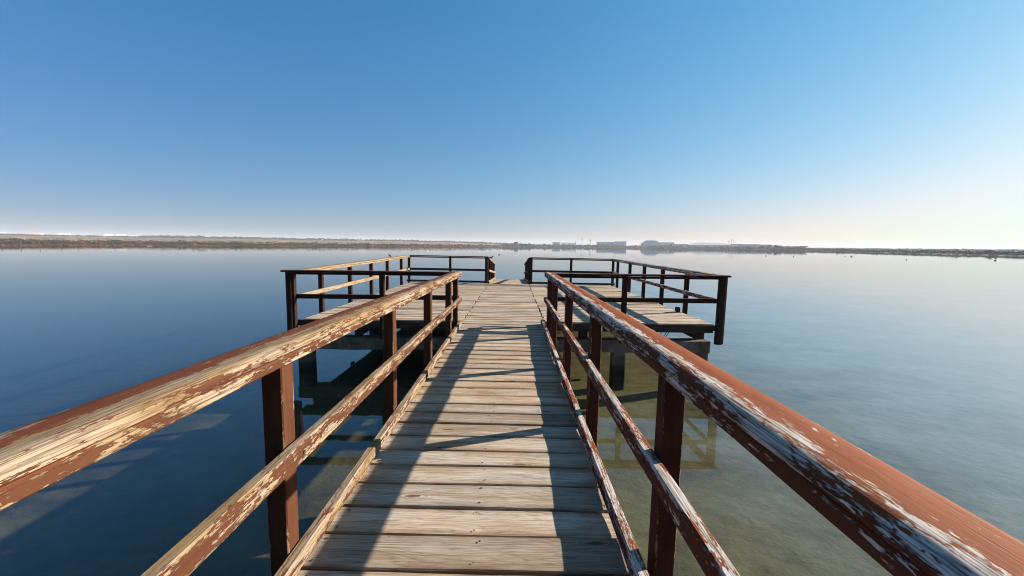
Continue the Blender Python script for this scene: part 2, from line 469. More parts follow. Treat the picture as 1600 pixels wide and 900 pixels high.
nz = k.noise(k.vmul(tc.outputs['Object'], (0.16, 0.16, 0.6)), 1.0, 6, 0.65)
d2 = k.math('ADD', inl, k.math('MULTIPLY', k.math('SUBTRACT', nz, 0.5), 0.12))
zone = k.ramp(d2, [(0.0, (0.035, 0.022, 0.015)), (0.03, (0.11, 0.058, 0.03)), (0.2, (0.07, 0.044, 0.025)), (0.5, (0.10, 0.072, 0.045)), (0.66, (0.25, 0.185, 0.13)), (1.0, (0.25, 0.19, 0.135))])
zone = k.mix(k.ramp(nz, [(0.42, 0.7), (0.55, 0.0)]), zone, (0.045, 0.037, 0.022))
k.l(k.bsdf(zone, 0.95, nz, 0.5, 0.6, 0.1), out.inputs[0])
b = MB()
xs = [-900 + i * 8 for i in range(0, 426)]
ds = [-30, 0, 1, 2.5, 4, 6, 10, 16, 24, 36, 50, 65, 80, 95, 110, 122, 135, 150, 165, 178, 190, 205, 220, 260, 320, 400, 700, 1000, 1500, 1900]
for x in xs:
    p = shore_pt(x)
    for d in ds:
        q = p * (1 + d / p.length)
        b.add((q.x, q.y, land_h(x, d)), we=max(0, d) / 250 if x < 800 else -0.2)  # ground of the right shore painted dark to look backlit
n = len(ds)
for i in range(len(xs) - 1):
    for j in range(n - 1):
        a = i * n + j
        b.face((a, a + n, a + n + 1, a + 1))
tag(b.build('shore_land', m_land, smooth=0), kind='structure')

# scrub of the salt marsh: too many low bushes to count
m_scrub, nt, out = mat('salt_marsh_scrub'); k = NT(nt)
rn = k.attr('rnd').outputs['Fac']
k.l(k.bsdf(k.ramp(rn, [(0.0, (0.016, 0.016, 0.012)), (0.3, (0.035, 0.030, 0.014)), (0.5, (0.065, 0.034, 0.016)), (0.75, (0.13, 0.065, 0.028)), (0.92, (0.30, 0.21, 0.115)), (1.0, (0.45, 0.36, 0.24))]), 0.9, spec=0.1), out.inputs[0])
def leaf_clump(b, c, rx, ry, rz, n, leaf, rnf):
    for _ in range(n):
        while True:
            q = Vector((random.uniform(-1, 1), random.uniform(-1, 1), random.uniform(-0.9, 1)))
            if q.length <= 1: break
        q = Vector(c) + Vector((q.x * rx, q.y * ry, q.z * rz))
        a = Vector((random.gauss(0, 1), random.gauss(0, 1), random.gauss(0, 1))).normalized() * leaf
        e = a.orthogonal().normalized() * leaf * random.uniform(0.5, 1)
        r = rnf()
        i = [b.add(q + a, rn=r), b.add(q + e, rn=r), b.add(q - a, rn=r), b.add(q - e, rn=r)]
        b.face(i)
b = MB()
for q_ in range(8800):
    left = q_ < 4800
    x = random.uniform(-250, 830) if left else random.uniform(790, 1850)
    d = random.choice([random.uniform(0.5, 8), random.uniform(4, 40), random.uniform(30, 150), random.uniform(60, 150)]) if left else random.choice([random.uniform(0.8, 30), random.uniform(20, 160)])
    p = shore_pt(x); q = p * (1 + d / p.length)
    big = min(2.4, max(1, q.length / 270))
    s = random.uniform(0.3, 0.7) * big * (1.35 if d > 30 else 0.62 if d < 8 else 0.9)
    if random.random() < 0.06: s *= 1.4
    if not left and x < 1250: s *= 1.1 + 1.0 * min(1, d / 30)
    if not left: s *= 1.15
    z = land_h(x, d)
    patch = mnoise.noise(Vector((q.x * 0.035, q.y * 0.035, 4.0)))
    if left and patch < -0.2 and random.random() < 0.7: continue
    if not left: cr = random.uniform(0.0, 0.05)  # right scrub coloured dark, as if backlit
    elif d < 22: cr = random.choice([0.1, 0.45, 0.55, 0.62, 0.7, 0.78 + patch * 0.3])
    else: cr = random.choice([0.02, 0.08, 0.15, 0.22, 0.3, 0.5 + patch * 0.5])
    leaf_clump(b, (q.x, q.y, z + s * 0.3), s * 2.0, s * 1.3, s * 0.6, 9, s * 0.5, lambda: min(1, max(0, cr + random.gauss(0, 0.05))))
tag(b.build('marsh_scrub', m_scrub, smooth=0), 'low brown and dark green salt marsh scrub along the far shore', 'scrub', kind='stuff')

# distant wood: one mass of trees on the plain
m_wood, nt, out = mat('distant_foliage'); k = NT(nt)
k.l(k.bsdf(k.ramp(k.attr('rnd').outputs['Fac'], [(0.0, (0.022, 0.032, 0.024)), (1.0, (0.055, 0.068, 0.042))]), 0.9, spec=0.1), out.inputs[0])
b = MB()
for _ in range(1500):
    x = random.uniform(-200, 1800)
    far = random.uniform(950, 1400)
    d = Vector(((x - 800) / 600, 1, 0)).normalized()
    p = shore_pt(x)
    far = max(far, p.length + 250)
    q = d * far
    if 850 < x < 1200 and random.random() < 0.4: continue
    s = random.uniform(1.8, 3.6) * (1.15 if x < 820 else 0.9)
    if x > 1190: s *= 0.8
    if x < 230: s *= 0.55
    z = land_h(x, far - p.length)
    r0 = random.random() * 0.6
    leaf_clump(b, (q.x, q.y, z + s * 0.6), s * 4.0, s * 2.0, s * random.uniform(0.5, 0.9), 12, s * 0.7, lambda: min(1, max(0, r0 + random.gauss(0, 0.15))))
tag(b.build('far_wood', m_wood, smooth=0), 'hazy low line of trees far behind the lagoon shore', 'trees', kind='stuff')

# thin stakes at the far waterline, seen best by their reflections
m_stake = simple_noise_mat('grey_stake_wood', [(0.3, (0.03, 0.025, 0.02)), (0.7, (0.09, 0.075, 0.06))], 6.0)
b = MB()
b.extrude([(math.cos(a) * 0.085, math.sin(a) * 0.085, 0) for a in [i * math.pi / 3 for i in range(6)]], (0, 0, -0.6), (0.03, 0, 2.5), (1, 0, 0), (0, 1, 0), n=3, jit=0.02)
stake0 = b.build('fence_stake', m_stake)
sx = [-20, 6, 35, 65, 98, 125, 153, 180, 207, 232, 257, 282, 303, 324, 345, 365, 386, 406, 426, 446, 465, 482, 500, 518, 534, 551, 568, 585, 601, 616, 631, 644, 658, 672, 686, 700, 712, 725, 737, 750]
for i, x in enumerate(sx):
    o = stake0 if i == 0 else stake0.copy()
    if i: C.objects.link(o)
    p = shore_pt(x); p = p * (1 - 1.0 / p.length)
    o.location = (p.x, p.y, 0)
    o.rotation_euler = (random.uniform(-0.04, 0.04), random.uniform(-0.04, 0.04), random.uniform(0, 6))
    o.scale = (1, 1, random.uniform(0.85, 1.1))
    tag(o, 'thin dark wooden stake standing at the far shore waterline', 'stake', 'stakes along the far shore')

# bank and thicket added behind the camera, unseen, to shade the posts
b = MB()
ys = [-3.2, -4.5, -6, -8, -12, -20, -60, -390]
zs = [-0.7, -0.1, 0.5, 0.85, 1.0, 1.2, 1.5, 2.0]
xs2 = [-300, -120, -60, -40, -25, -15, -8, -3, 0, 3, 8, 15, 25, 40, 60, 120, 300]
for x in xs2:
    for y, z in zip(ys, zs):
        b.add((x, y - abs(x) * 0.12 + 0.5 * mnoise.noise(Vector((x * .3, y, 2))), z), we=(-3.2 - y) / 100)
for i in range(len(xs2) - 1):
    for j in range(len(ys) - 1):
        a = i * len(ys) + j
        b.face((a, a + 1, a + len(ys) + 1, a + len(ys)))
tag(b.build('added_bank_ground', m_land, smooth=0), kind='structure')
b = MB()
for _ in range(900):
    x = random.uniform(-34, 34)
    if abs(x) < 1.0: continue
    y = -8.5 - abs(x) * 0.12 - random.uniform(0, 5)
    s_ = random.uniform(0.5, 1.1)
    r0 = random.uniform(0.0, 0.35)
    leaf_clump(b, (x, y, random.uniform(0.8, 4.6)), s_, s_, s_, 16, 0.26, lambda: min(1, max(0, r0 + random.gauss(0, 0.05))))
tag(b.build('added_shade_thicket', m_scrub, smooth=0), 'dark unseen thicket added behind the camera to shade the posts', 'scrub', kind='stuff')

# ------------------------------------------------------------------ far buildings and palms
m_white = simple_noise_mat('white_render', [(0.3, (0.62, 0.60, 0.56)), (0.7, (0.80, 0.78, 0.74))], 0.4)
m_cream = simple_noise_mat('cream_render', [(0.3, (0.50, 0.44, 0.36)), (0.7, (0.62, 0.56, 0.47))], 0.4)
m_grey = simple_noise_mat('grey_cladding', [(0.3, (0.52, 0.53, 0.55)), (0.7, (0.60, 0.61, 0.63))], 0.3)
m_rgrey = simple_noise_mat('grey_roof_sheet', [(0.3, (0.38, 0.39, 0.40)), (0.7, (0.46, 0.47, 0.48))], 0.3)
m_tile = simple_noise_mat('tiled_roof', [(0.3, (0.26, 0.12, 0.07)), (0.7, (0.36, 0.19, 0.12))], 0.6)
m_glass = simple_noise_mat('dark_window', [(0.3, (0.03, 0.035, 0.04)), (0.7, (0.06, 0.065, 0.07))], 0.6, 0.3)

def place(x, dist):
    d = Vector(((x - 800) / 600, 1, 0)); Y = dist
    return Vector((d.x * Y, Y, 0))

def building(name, x0, x1, ytop, dist, label, cat, wallm, roofm, roof='flat', rise=0.25, depth=None, group=None, base_z=None):
    """x0, x1, ytop: where it shows in the photograph; dist: metres ahead"""
    xc = (x0 + x1) / 2
    p = place(xc, dist)
    w = (x1 - x0) / 600 * dist
    top = CAM_H + (hor(xc) - ytop) / 600 * dist
    sp = shore_pt(xc)
    z0 = land_h(xc, max(5, p.length - sp.length)) - 0.5
    top = max(z0 + (top - z0) * 0.88, z0 + 3.0)
    h = top - z0
    dp = depth or max(8, w * 0.5)
    rz = -math.atan2(p.x, p.y) * 0.8
    t = empty(name, (p.x, p.y, z0), label, cat, group)
    t.rotation_euler = (0, 0, rz)
    hw = h * (1 - rise) if roof != 'flat' else h - 0.3
    def bld(nm, mm, fn, parent=t):
        q = MB(); fn(q)
        o = q.build(nm, mm, None, smooth=0); o.location = (0, 0, 0); o.parent = parent
        return o
    wall = bld('wall', wallm, lambda q: q.box(-w / 2, w / 2, -dp / 2, dp / 2, 0, hw))
    def roof_f(q):
        e = 0.25
        if roof == 'flat':
            q.box(-w / 2 - e, w / 2 + e, -dp / 2 - e, dp / 2 + e, hw + 0.01, h)
        else:
            ins = dp * 0.5 if roof == 'gable' else min(w * 0.3, dp * 0.5)
            X, Y = w / 2 + e, dp / 2 + e
            rx = X if roof == 'gable' else X - ins
            v = [q.add(a) for a in ((-X, -Y, hw + .01), (X, -Y, hw + .01), (X, Y, hw + .01), (-X, Y, hw + .01), (-rx, 0, h), (rx, 0, h))]
            for f in ((0, 1, 5, 4), (1, 2, 5), (2, 3, 4, 5), (3, 0, 4), (0, 3, 2, 1)): q.face([v[i] for i in f])
    bld('roof', roofm, roof_f)
    nwin = int(min(6, max(2, w // 5)))
    for i in range(nwin):
        cx = -w / 2 + (i + 0.5) * w / nwin
        ww, wh = min(1.2, w / nwin * 0.35), min(1.6, hw * 0.35)
        bld('window', m_glass, lambda q: q.box(cx - ww / 2, cx + ww / 2, -dp / 2 - 0.06, -dp / 2 - 0.01, hw * 0.4, hw * 0.4 + wh))
    return t

# left: white houses on the slope
HL = [(-2, 9, 362.5, 1150, 'long white house at the far left edge of the hazy slope', 'flat'),
      (60, 69, 362, 1300, 'small pale house highest on the far left slope, above the scrub bank', 'gable'),
      (99, 111, 364.5, 1000, 'bright white house with a stepped end on the left slope', 'flat'),
      (124, 151, 367, 900, 'long low white building on the left slope behind the marsh', 'flat'),
      (156, 166, 366, 1100, 'narrow white house just right of the long low white building', 'gable'),
      (169, 177, 365, 1150, 'taller white house midway along the left slope', 'flat'),
      (187, 197, 365.5, 1000, 'bright square white house near the right end of the left slope', 'flat'),
      (201, 215, 368, 950, 'low white building at the right end of the left slope', 'flat'),
      (258, 262.5, 368.5, 900, 'tiny lone white house standing on the plain right of the slope', 'gable'),
      (490, 494, 372.5, 950, 'tiny white hut, left one of a pair on the tan plain', 'gable'),
      (501.5, 505, 372.5, 950, 'tiny white hut, right one of a pair on the tan plain', 'gable'),
      (560, 568, 374.2, 900, 'low white shed on the tan plain left of the pier', 'flat')]
for x0, x1, yt, ds_, lb, rf in HL:
    building('white_house', x0, x1, yt, ds_, lb, 'house', m_white, m_white if rf == 'flat' else m_tile, rf, 0.3, group='white houses beyond the left shore')
# right: the salt works
WH = [('warehouse', 862, 874, 377.6, 1000, 'short grey shed leftmost in the hazy row of sheds across the water', m_grey, m_rgrey, 'flat'),
      ('warehouse', 876, 898, 378.3, 980, 'long low grey shed left of the first palm tree across the water', m_grey, m_rgrey, 'gable'),
      ('warehouse', 931, 957, 377.3, 960, 'wide pale grey shed between the palms and the dark boxy hall', m_grey, m_rgrey, 'flat'),
      ('warehouse', 958.5, 976, 376.1, 940, 'boxy grey hall with a dark flat top just left of the tallest warehouse', m_grey, m_rgrey, 'flat'),
      ('warehouse', 1000, 1029, 374.3, 930, 'tallest grey warehouse with sloping roof ends across the water', m_grey, m_rgrey, 'hip'),
      ('warehouse', 1030, 1050, 377.6, 950, 'lower grey shed against the right side of the tallest warehouse', m_grey, m_rgrey, 'gable'),
      ('white_shed', 1052, 1071, 380.3, 930, 'low white shed with dark openings in a gap between grey warehouses', m_white, m_rgrey, 'gable'),
      ('warehouse', 1072, 1136, 377.9, 930, 'longest grey warehouse with a hipped roof left of the palm cluster', m_grey, m_rgrey, 'hip'),
      ('white_shed', 1138, 1157, 380.2, 900, 'pale shed with a shallow roof below the palm cluster', m_cream, m_rgrey, 'gable'),
      ('white_shed', 1158, 1181, 380.6, 880, 'cream shed right of the palm cluster, second from the end of the row', m_cream, m_rgrey, 'gable'),
      ('warehouse', 1182, 1199, 381.3, 860, 'low dull grey shed at the right end of the hazy row', m_grey, m_rgrey, 'flat'),
      ('pump_house', 1246, 1254.5, 383.6, 600, 'small dark square hut alone on the dark right dike', m_grey, m_rgrey, 'flat')]
for nm, x0, x1, yt, ds_, lb, wm, rm, rf in WH:
    building(nm, x0, x1, yt, ds_, lb, 'hut' if nm == 'pump_house' else ('shed' if nm == 'white_shed' else 'warehouse'), wm, rm, rf, 0.45, group=None if nm == 'pump_house' else 'sheds across the water')

m_bark = simple_noise_mat('palm_bark', [(0.3, (0.07, 0.05, 0.035)), (0.7, (0.14, 0.10, 0.07))], 3.0)
m_frond = simple_noise_mat('palm_frond', [(0.3, (0.03, 0.045, 0.02)), (0.7, (0.07, 0.09, 0.04))], 0.8)
def palm(x, ytop, dist, crown, label):
    p = place(x, dist); sp = shore_pt(x)
    z0 = land_h(x, max(5, p.length - sp.length)) - 0.4
    h = CAM_H + (hor(x) - ytop) / 600 * dist - z0
    t = empty('palm_tree', (p.x, p.y, z0), label, 'palm tree', 'palm trees across the water')
    q = MB()
    lean = random.uniform(-0.5, 0.5)
    n = 6
    rings = []
    for i in range(n + 1):
        s = i / n; r = 0.42 - 0.16 * s
        rings.append([q.add((lean * s * s + r * math.cos(a), r * math.sin(a), (h - crown * .55) * s)) for a in [j * math.pi / 4 for j in range(8)]])
    for i in range(n):
        for j in range(8): q.face((rings[i][j], rings[i][(j + 1) % 8], rings[i + 1][(j + 1) % 8], rings[i + 1][j]))
    o = q.build('trunk', m_bark, None); o.parent = t; o.location = (0, 0, 0)
    q = MB()
    top = Vector((lean, 0, h - crown * .55))
    for i in range(30):
        az = random.uniform(0, 6.28); el = random.uniform(-0.5, 1.2)
        L = crown * random.uniform(0.75, 1.05)
        dirv = Vector((math.cos(az) * math.cos(el), math.sin(az) * math.cos(el), math.sin(el)))
        side = Vector((-math.sin(az), math.cos(az), 0)) * crown * 0.13
        prev = None
        for s in range(5):
            u = s / 4
            c = top + dirv * L * u + Vector((0, 0, -0.75 * L * u * u))
            w = (1 - u * 0.85) * (0.35 + 1.3 * min(u * 3, 1) * 0.5)
            cur = (q.add(c + side * w), q.add(c - side * w))
            if prev: q.face((prev[0], prev[1], cur[1], cur[0]))
            prev = cur
    o = q.build('crown', m_frond, None, smooth=0); o.parent = t; o.location = (0, 0, 0)
PALMS = [(898, 376.8, 960, 2.2, 'short palm tree left of two taller ones, by the long low shed'),
         (908, 372.2, 960, 2.8, 'tall slim palm tree with a small crown, second from left across the water'),
         (920.5, 373.4, 940, 4.2, 'full palm tree with the broadest crown across the water'),
         (1135.5, 375.6, 900, 2.8, 'lower left palm tree of the cluster at the right end of the longest warehouse'),
         (1139.5, 373.2, 900, 2.8, 'tallest palm tree of the cluster at the right end of the longest warehouse'),
         (1143.5, 375.2, 905, 2.6, 'right palm tree of the cluster over the pale shed')]
for a in PALMS: palm(*a)

# ------------------------------------------------------------------ the pier
XL, XR = -0.9134, 0.5908                     # inner faces of the walkway railings, pier frame
H = 1.45                                     # camera over the walkway boards
Y_END = 7.38                                 # walkway meets the platform
Y_BACK = 15.2
PX0, PX1 = -4.05, 3.90                       # platform sides
def walk_h(y):
    return -H + min(1, max(0, (y - 2) / 5.4)) * 0.055
def plat_h(x, y):
    t = (y - Y_END) / (Y_BACK - Y_END)
    return (-1.395 + 0.0064 * x) * (1 - t) + (-1.350 + 0.001 * x) * t
R2W = rot_to_world
UPV = (0, 0, 1)

pier = empty('pier', R2W((-0.16, 7.4, -1.45 - 0.95)), 'weathered wooden pier with a plank walkway opening onto a wide platform over the lagoon', 'pier')

def board_prof(w, th=0.042):
    return [(0, -th, 1), (w, -th, 1), (w, -0.006, 1), (w - 0.006, 0, 0.9), (w - 0.022, 0, 0.6), (w - 0.055, 0, 0.1),
            (0.055, 0, 0.1), (0.022, 0, 0.6), (0.006, 0, 0.9), (0, -0.006, 1)]

def boards(name, x0, x1, y0, y1, hf, material, pitch=(0.186, 0.216), gap=(0.006, 0.014), jx=0.012, nails=True, seg=14, zj=0.003):
    b = MB(R2W)
    y = y0
    while y < y1 - 0.05:
        w = min(random.uniform(*pitch), y1 - y)
        g = random.uniform(*gap)
        xa, xb = x0 + random.uniform(-jx, jx), x1 + random.uniform(-jx, jx)
        dz0, dz1 = random.uniform(-zj, zj), random.uniform(-zj, zj)
        ym = y + w / 2
        skew = random.uniform(-0.003, 0.003)
        tilt = random.uniform(-0.014, 0.014)
        b.extrude(board_prof(w - g), (xa, y + skew, hf(xa, ym) + dz0), (xb, y - skew, hf(xb, ym) + dz1), (0, 1, tilt), UPV,
                  n=seg, jit=0.0022, ph=random.uniform(0, 50), bend=0.0025)
        if nails:
            for xx in (xa + 0.07, xb - 0.07, (xa + xb) / 2 + random.uniform(-.02, .02)):
                for yy in (y + 0.035, y + w - g - 0.035):
                    if random.random() < 0.08: continue
                    r = random.uniform(0.0045, 0.0068)
                    xo, yo = xx + random.uniform(-.012, .012), yy + random.uniform(-.008, .008)
                    zz = hf(xo, ym) + dz0 + (dz1 - dz0) * (xo - xa) / (xb - xa) + 0.0030 + tilt * (yo - y)
                    c = [b.add((xo + r * math.cos(a), yo + r * math.sin(a), zz)) for a in [i * math.pi / 3.5 for i in range(7)]]
                    b.face(c, 1)
        y += w
    return b.build(name, [material, M_NAIL], pier)

boards('walkway_deck', XL - 0.045, XR + 0.045, -2.5, Y_END, lambda x, y: walk_h(y), M_DECK, seg=22, jx=0.006)
boards('centre_deck', XL - 0.03, XR + 0.03, Y_END, Y_BACK + 0.1, plat_h, M_DECK2, jx=0.008)
boards('platform_deck', PX0, XL - 0.052, Y_END, Y_BACK, plat_h, M_DECK2, jx=0.022, nails=False)
boards('platform_deck', XR + 0.052, PX1, Y_END, Y_BACK, plat_h, M_DECK2, jx=0.022, nails=False)

# timbers under the boards
def timber(name, prof, p0, p1, U, V, m=None, n=6, jit=0.004, we=0):
    b = MB(R2W)
    b.extrude(prof, p0, p1, U, V, n=n, jit=jit)
    return b.build(name, m or M_BEAM, pier)
for xa, xb in ((PX0 - 0.01, XL - 0.06), (XR + 0.06, PX1 + 0.01)):
    if xa < XL: xa -= 0.10
    else: xb += 0.03
    ha, hb = plat_h(xa, Y_END), plat_h(xb, Y_END)
    timber('edge_beam', rect(0, 0.04, -0.128, -0.014, 0.003), (xa, Y_END - 0.043, ha), (xb, Y_END - 0.043, hb), (0, 1, 0), UPV, n=20)
    timber('edge_ledger', rect(0, 0.12, -0.168, -0.132, 0.003), (xa + .03, Y_END - 0.03, ha), (xb - .03, Y_END - 0.03, hb), (0, 1, 0), UPV, n=20)
    ha, hb = plat_h(xa, Y_BACK), plat_h(xb, Y_BACK)
    timber('edge_beam', rect(0, 0.04, -0.13, -0.045, 0.003), (xa, Y_BACK - 0.06, ha), (xb, Y_BACK - 0.06, hb), (0, 1, 0), UPV, n=20)
for x in (-3.96, -3.06, -2.05, -1.08, 0.76, 1.72, 2.72, 3.76):
    timber('joist', rect(-0.08, 0.08, -0.345, -0.047, 0.004), (x, Y_END + 0.16, plat_h(x, Y_END)), (x, Y_BACK - 0.1, plat_h(x, Y_BACK)), (1, 0, 0), UPV, n=10)
for x in (XL + 0.02, XR - 0.02, -0.16):
    timber('joist', rect(-0.05, 0.05, -0.24, -0.047, 0.004), (x, -2.4, walk_h(-2)), (x, Y_END - 0.06, walk_h(Y_END)), (1, 0, 0), UPV, n=10)
for x in (-0.6, 0.28):
    timber('joist', rect(-0.05, 0.05, -0.24, -0.047, 0.004), (x, Y_END + .05, plat_h(x, Y_END)), (x, Y_BACK, plat_h(x, Y_BACK)), (1, 0, 0), UPV, n=10)

# concrete crossheads and piles stand plumb: world frame
def concrete(name, x0, x1, y0, y1, z0, z1, ax='x'):
    b = MB(ident)
    if ax == 'x':
        b.extrude(rect(y0, y1, z0, z1, 0.012), (x0, 0, 0), (x1, 0, 0), (0, 1, 0), UPV, n=24, jit=0.010)
    else:
        b.extrude(rect(x0, x1, y0, y1, 0.02), (0, 0, z0), (0, 0, z1), (1, 0, 0), (0, 1, 0), n=8, jit=0.008)
    return b.build(name, M_CONC, pier)
for yc, top in ((7.46, 0.618), (11.2, 0.60), (14.75, 0.585)):
    concrete('crosshead', -4.2, 3.88, yc - 0.13, yc + 0.13, top - 0.24, top)
    for xc in (-4.07, -1.35, 2.12, 3.75):
        concrete('pile', xc - 0.125, xc + 0.125, yc - 0.125, yc + 0.125, -0.85, top - 0.235, 'z')
for yc, top in ((0.2, 0.735), (3.9, 0.74)):
    concrete('crosshead', -0.95, 0.62, yc - 0.12, yc + 0.12, top - 0.24, top)
    for xc in (-0.7, 0.38):
        concrete('pile', xc - 0.12, xc + 0.12, yc - 0.12, yc + 0.12, -0.85, top - 0.235, 'z')

# ------------------------------------------------------------------ railings
CAP = [(0.000, 0.000, 0.30), (-0.003, 0.013, 0.34), (0.004, 0.025, 0.36), (0.016, 0.033, 0.42), (0.032, 0.037, 0.46),
       (0.055, 0.0375, 0.46), (0.076, 0.037, 0.32), (0.094, 0.037, 0.10), (0.145, 0.0365, 0.07), (0.162, 0.032, 0.20), (0.169, 0.022, 0.05), (0.169, 0.000, -0.1)]
def cap_prof(k=1.0, dw=0.0): return [(u, v, w * k + dw) for u, v, w in CAP]
def plank_prof(u0, u1, v0, v1, w_in, w_top, w_out):
    c = 0.006
    return [(u0 + c, v0, w_in - .1), (u1 - c, v0, -.1), (u1, v0 + c, w_out), (u1, v1 - c, w_out), (u1 - c, v1, w_top), (u0 + c, v1, w_top + .08),
            (u0, v1 - c, w_in + .1), (u0, (v0 + v1) / 2, w_in), (u0, v0 + c, w_in + .04)]

def run(parent, p0, p1, U, d0, d1, top, mid, toe, posts, segs, low=0.35, m=None, mp=None, dense=0.07, jit=0.0016, wear=0.0, post_h=None, board=True, pw=0.088, e0=0.0, e1=0.0, toe_u=0.0, bolts=False):
    """one straight run of railing: p0, p1 on the inner plane; U points outward; d0, d1 deck heights at the ends;
    top/mid: heights over the deck at both ends; toe: height or None; posts, segs: metres along"""
    m = m or M_RAIL; mp = mp or (M_DARKPOST if m is M_DARKRAIL else M_POST_L if m is M_RAIL_L else M_POST)
    P0, P1 = Vector((*p0, 0)), Vector((*p1, 0))
    L = (P1 - P0).length; A = (P1 - P0) / L
    Uv = Vector((*U, 0))
    dk = lambda s: d0(s) if callable(d0) else d0 + (d1 - d0) * s / L
    lin = lambda pr, s: pr[0] + (pr[1] - pr[0]) * s / L
    for a, bb in zip(segs, segs[1:]):
        a2, b2 = a + 0.0015, bb - 0.0015
        n = max(3, int((bb - a) / dense))
        q = MB(R2W)
        ta, tb = lin(top, a), lin(top, bb)
        q.extrude(cap_prof(1, wear), P0 + A * (a2 - (e0 if a == segs[0] else 0)) + UPZ(ta - 0.037), P0 + A * (b2 + (e1 if bb == segs[-1] else 0)) + UPZ(tb - 0.037), Uv, UPV, n=n, jit=jit, ph=random.uniform(0, 40), bend=0.003)
        cap = q.build('handrail', m, parent)
        if board:
            q = MB(R2W)
            q.extrude(plank_prof(0.003, 0.047, -0.050, -0.008, 0.22 + wear, 0.1, -0.1), P0 + A * a2 + UPZ(ta - 0.037), P0 + A * b2 + UPZ(tb - 0.037), Uv, UPV, n=n, jit=jit, ph=random.uniform(0, 40), bend=0.002)
            ob = q.build('rail_board', m, None, parent_base(parent)); ob.location = (0, 0, 0); ob.parent = cap
        q = MB(R2W)
        q.extrude(plank_prof(0.0, 0.05, -0.088, 0, 0.17 + wear, 0.36 + wear, 0.0), P0 + A * a2 + UPZ(lin(mid, a)), P0 + A * b2 + UPZ(lin(mid, bb)), Uv, UPV, n=n, jit=jit, ph=random.uniform(0, 40), bend=0.003)
        q.build('mid_rail', m, parent)
        if toe:
            cuts = [a, bb]
            if a < 2 < bb and callable(d0): cuts = [a, 2, bb]
            for ca, cb in zip(cuts, cuts[1:]):
                q = MB(R2W)
                q.extrude(plank_prof(toe_u - 0.001, toe_u + 0.05, 0.012, toe, 0.30 + wear, 0.36 + wear, 0.0), P0 + A * (ca + .0015) + UPZ(dk(ca)), P0 + A * (cb - .0015) + UPZ(dk(cb)), Uv, UPV, n=max(3, int((cb - ca) / dense)), jit=jit * 1.7, ph=random.uniform(0, 40), bend=0.002)
                q.build('toe_board', m, parent)
    for ps in posts:
        s, w = ps if isinstance(ps, tuple) else (ps, pw)
        if bolts:
            for zz in (lin(mid, s) - 0.045,):
                q = MB(R2W)
                c = P0 + A * (s + 0.008) + UPZ(zz)
                q.extrude([(math.cos(t) * 0.009, math.sin(t) * 0.009, 0) for t in [j * math.pi / 4 for j in range(8)]], c - Uv * 0.006, c + Uv * 0.004, A, UPV, n=1)
                q.build('bolt', M_NAIL, parent)
        q = MB(R2W)
        hw = w / 2
        ztop = lin(top, s) - 0.039
        q.extrude(post_prof(0.054, 0.142, -hw, hw), P0 + A * s + UPZ(dk(s) - low), P0 + A * s + UPZ(ztop), Uv, A, n=14, jit=0.001, ph=random.uniform(0, 40))
        q.build('post', mp, parent)
def post_prof(u0, u1, v0, v1, c=0.005, e=0.013, w=0.36):
    return [(u0 + c, v0, w), (u0 + e, v0, 0), (u1 - e, v0, 0), (u1 - c, v0, w), (u1, v0 + c, w), (u1, v0 + e, 0), (u1, v1 - e, 0), (u1, v1 - c, w),
            (u1 - c, v1, w), (u1 - e, v1, 0), (u0 + e, v1, 0), (u0 + c, v1, w), (u0, v1 - c, w), (u0, v1 - e, 0), (u0, v0 + e, 0), (u0, v0 + c, w)]
def UPZ(z): return Vector((0, 0, z))

Y0 = -2.6
base_l = R2W((XL - 0.1, 3, -H))
rl = empty('walkway_railing', base_l, 'sunlit wooden railing with flaking red paint along the left edge of the walkway', 'railing', 'railings of the pier')
ylen = 6.87 - Y0
run(rl, (XL, Y0), (XL, 6.87), (-1, 0), lambda s: walk_h(Y0 + s), 0, (-H + 1.0446, -H + 1.0446), (-H + 0.5826, -H + 0.5826), 0.088,
    [y - Y0 for y in (-1.36, 0.12, 1.615, 3.125, 4.56, 6.03, 6.78)], [0, 0.12 - Y0, 3.07 - Y0, 6.0 - Y0, ylen], dense=0.045, m=M_RAIL_L, bolts=True)
rr = empty('walkway_railing', R2W((XR + 0.1, 3, -H)), 'wooden railing with broad half bare red handrail on the right edge of the walkway', 'railing', 'railings of the pier')
ylen = 7.2 - Y0
run(rr, (XR, Y0), (XR, 7.2), (1, 0), lambda s: walk_h(Y0 + s), 0, (-H + 1.0446, -H + 1.0446), (-H + 0.5826, -H + 0.5826), 0.106,
    [y - Y0 for y in (-1.36, 0.12, 1.595, 3.11, 4.62, 6.2, 7.05)], [0, 0.12 - Y0, 3.03 - Y0, 6.1 - Y0, ylen], dense=0.045, toe_u=-0.045, bolts=True)

# platform railings: front, side and back run each
def ph(x, y): return plat_h(x, y)
yf, yb = 7.33, Y_BACK
LX, RX = PX0 - 0.03, PX1 + 0.02
pl = empty('platform_railing', R2W((LX, 11, -1.38)), 'brown wooden railing round the left half of the platform, sunlit along one side', 'railing', 'railings of the pier')
W1 = 0.08
# front, seen from outside (posts toward the camera)
fx0, fx1 = -4.20, -1.02
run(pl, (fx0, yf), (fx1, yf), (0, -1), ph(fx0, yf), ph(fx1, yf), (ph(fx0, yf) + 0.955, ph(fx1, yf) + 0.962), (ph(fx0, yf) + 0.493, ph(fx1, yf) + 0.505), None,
    [(0.02 - 0.05, 0.1), 1.73], [0, fx1 - fx0], low=0.34, dense=0.15, m=M_DARKRAIL, e0=0.15)
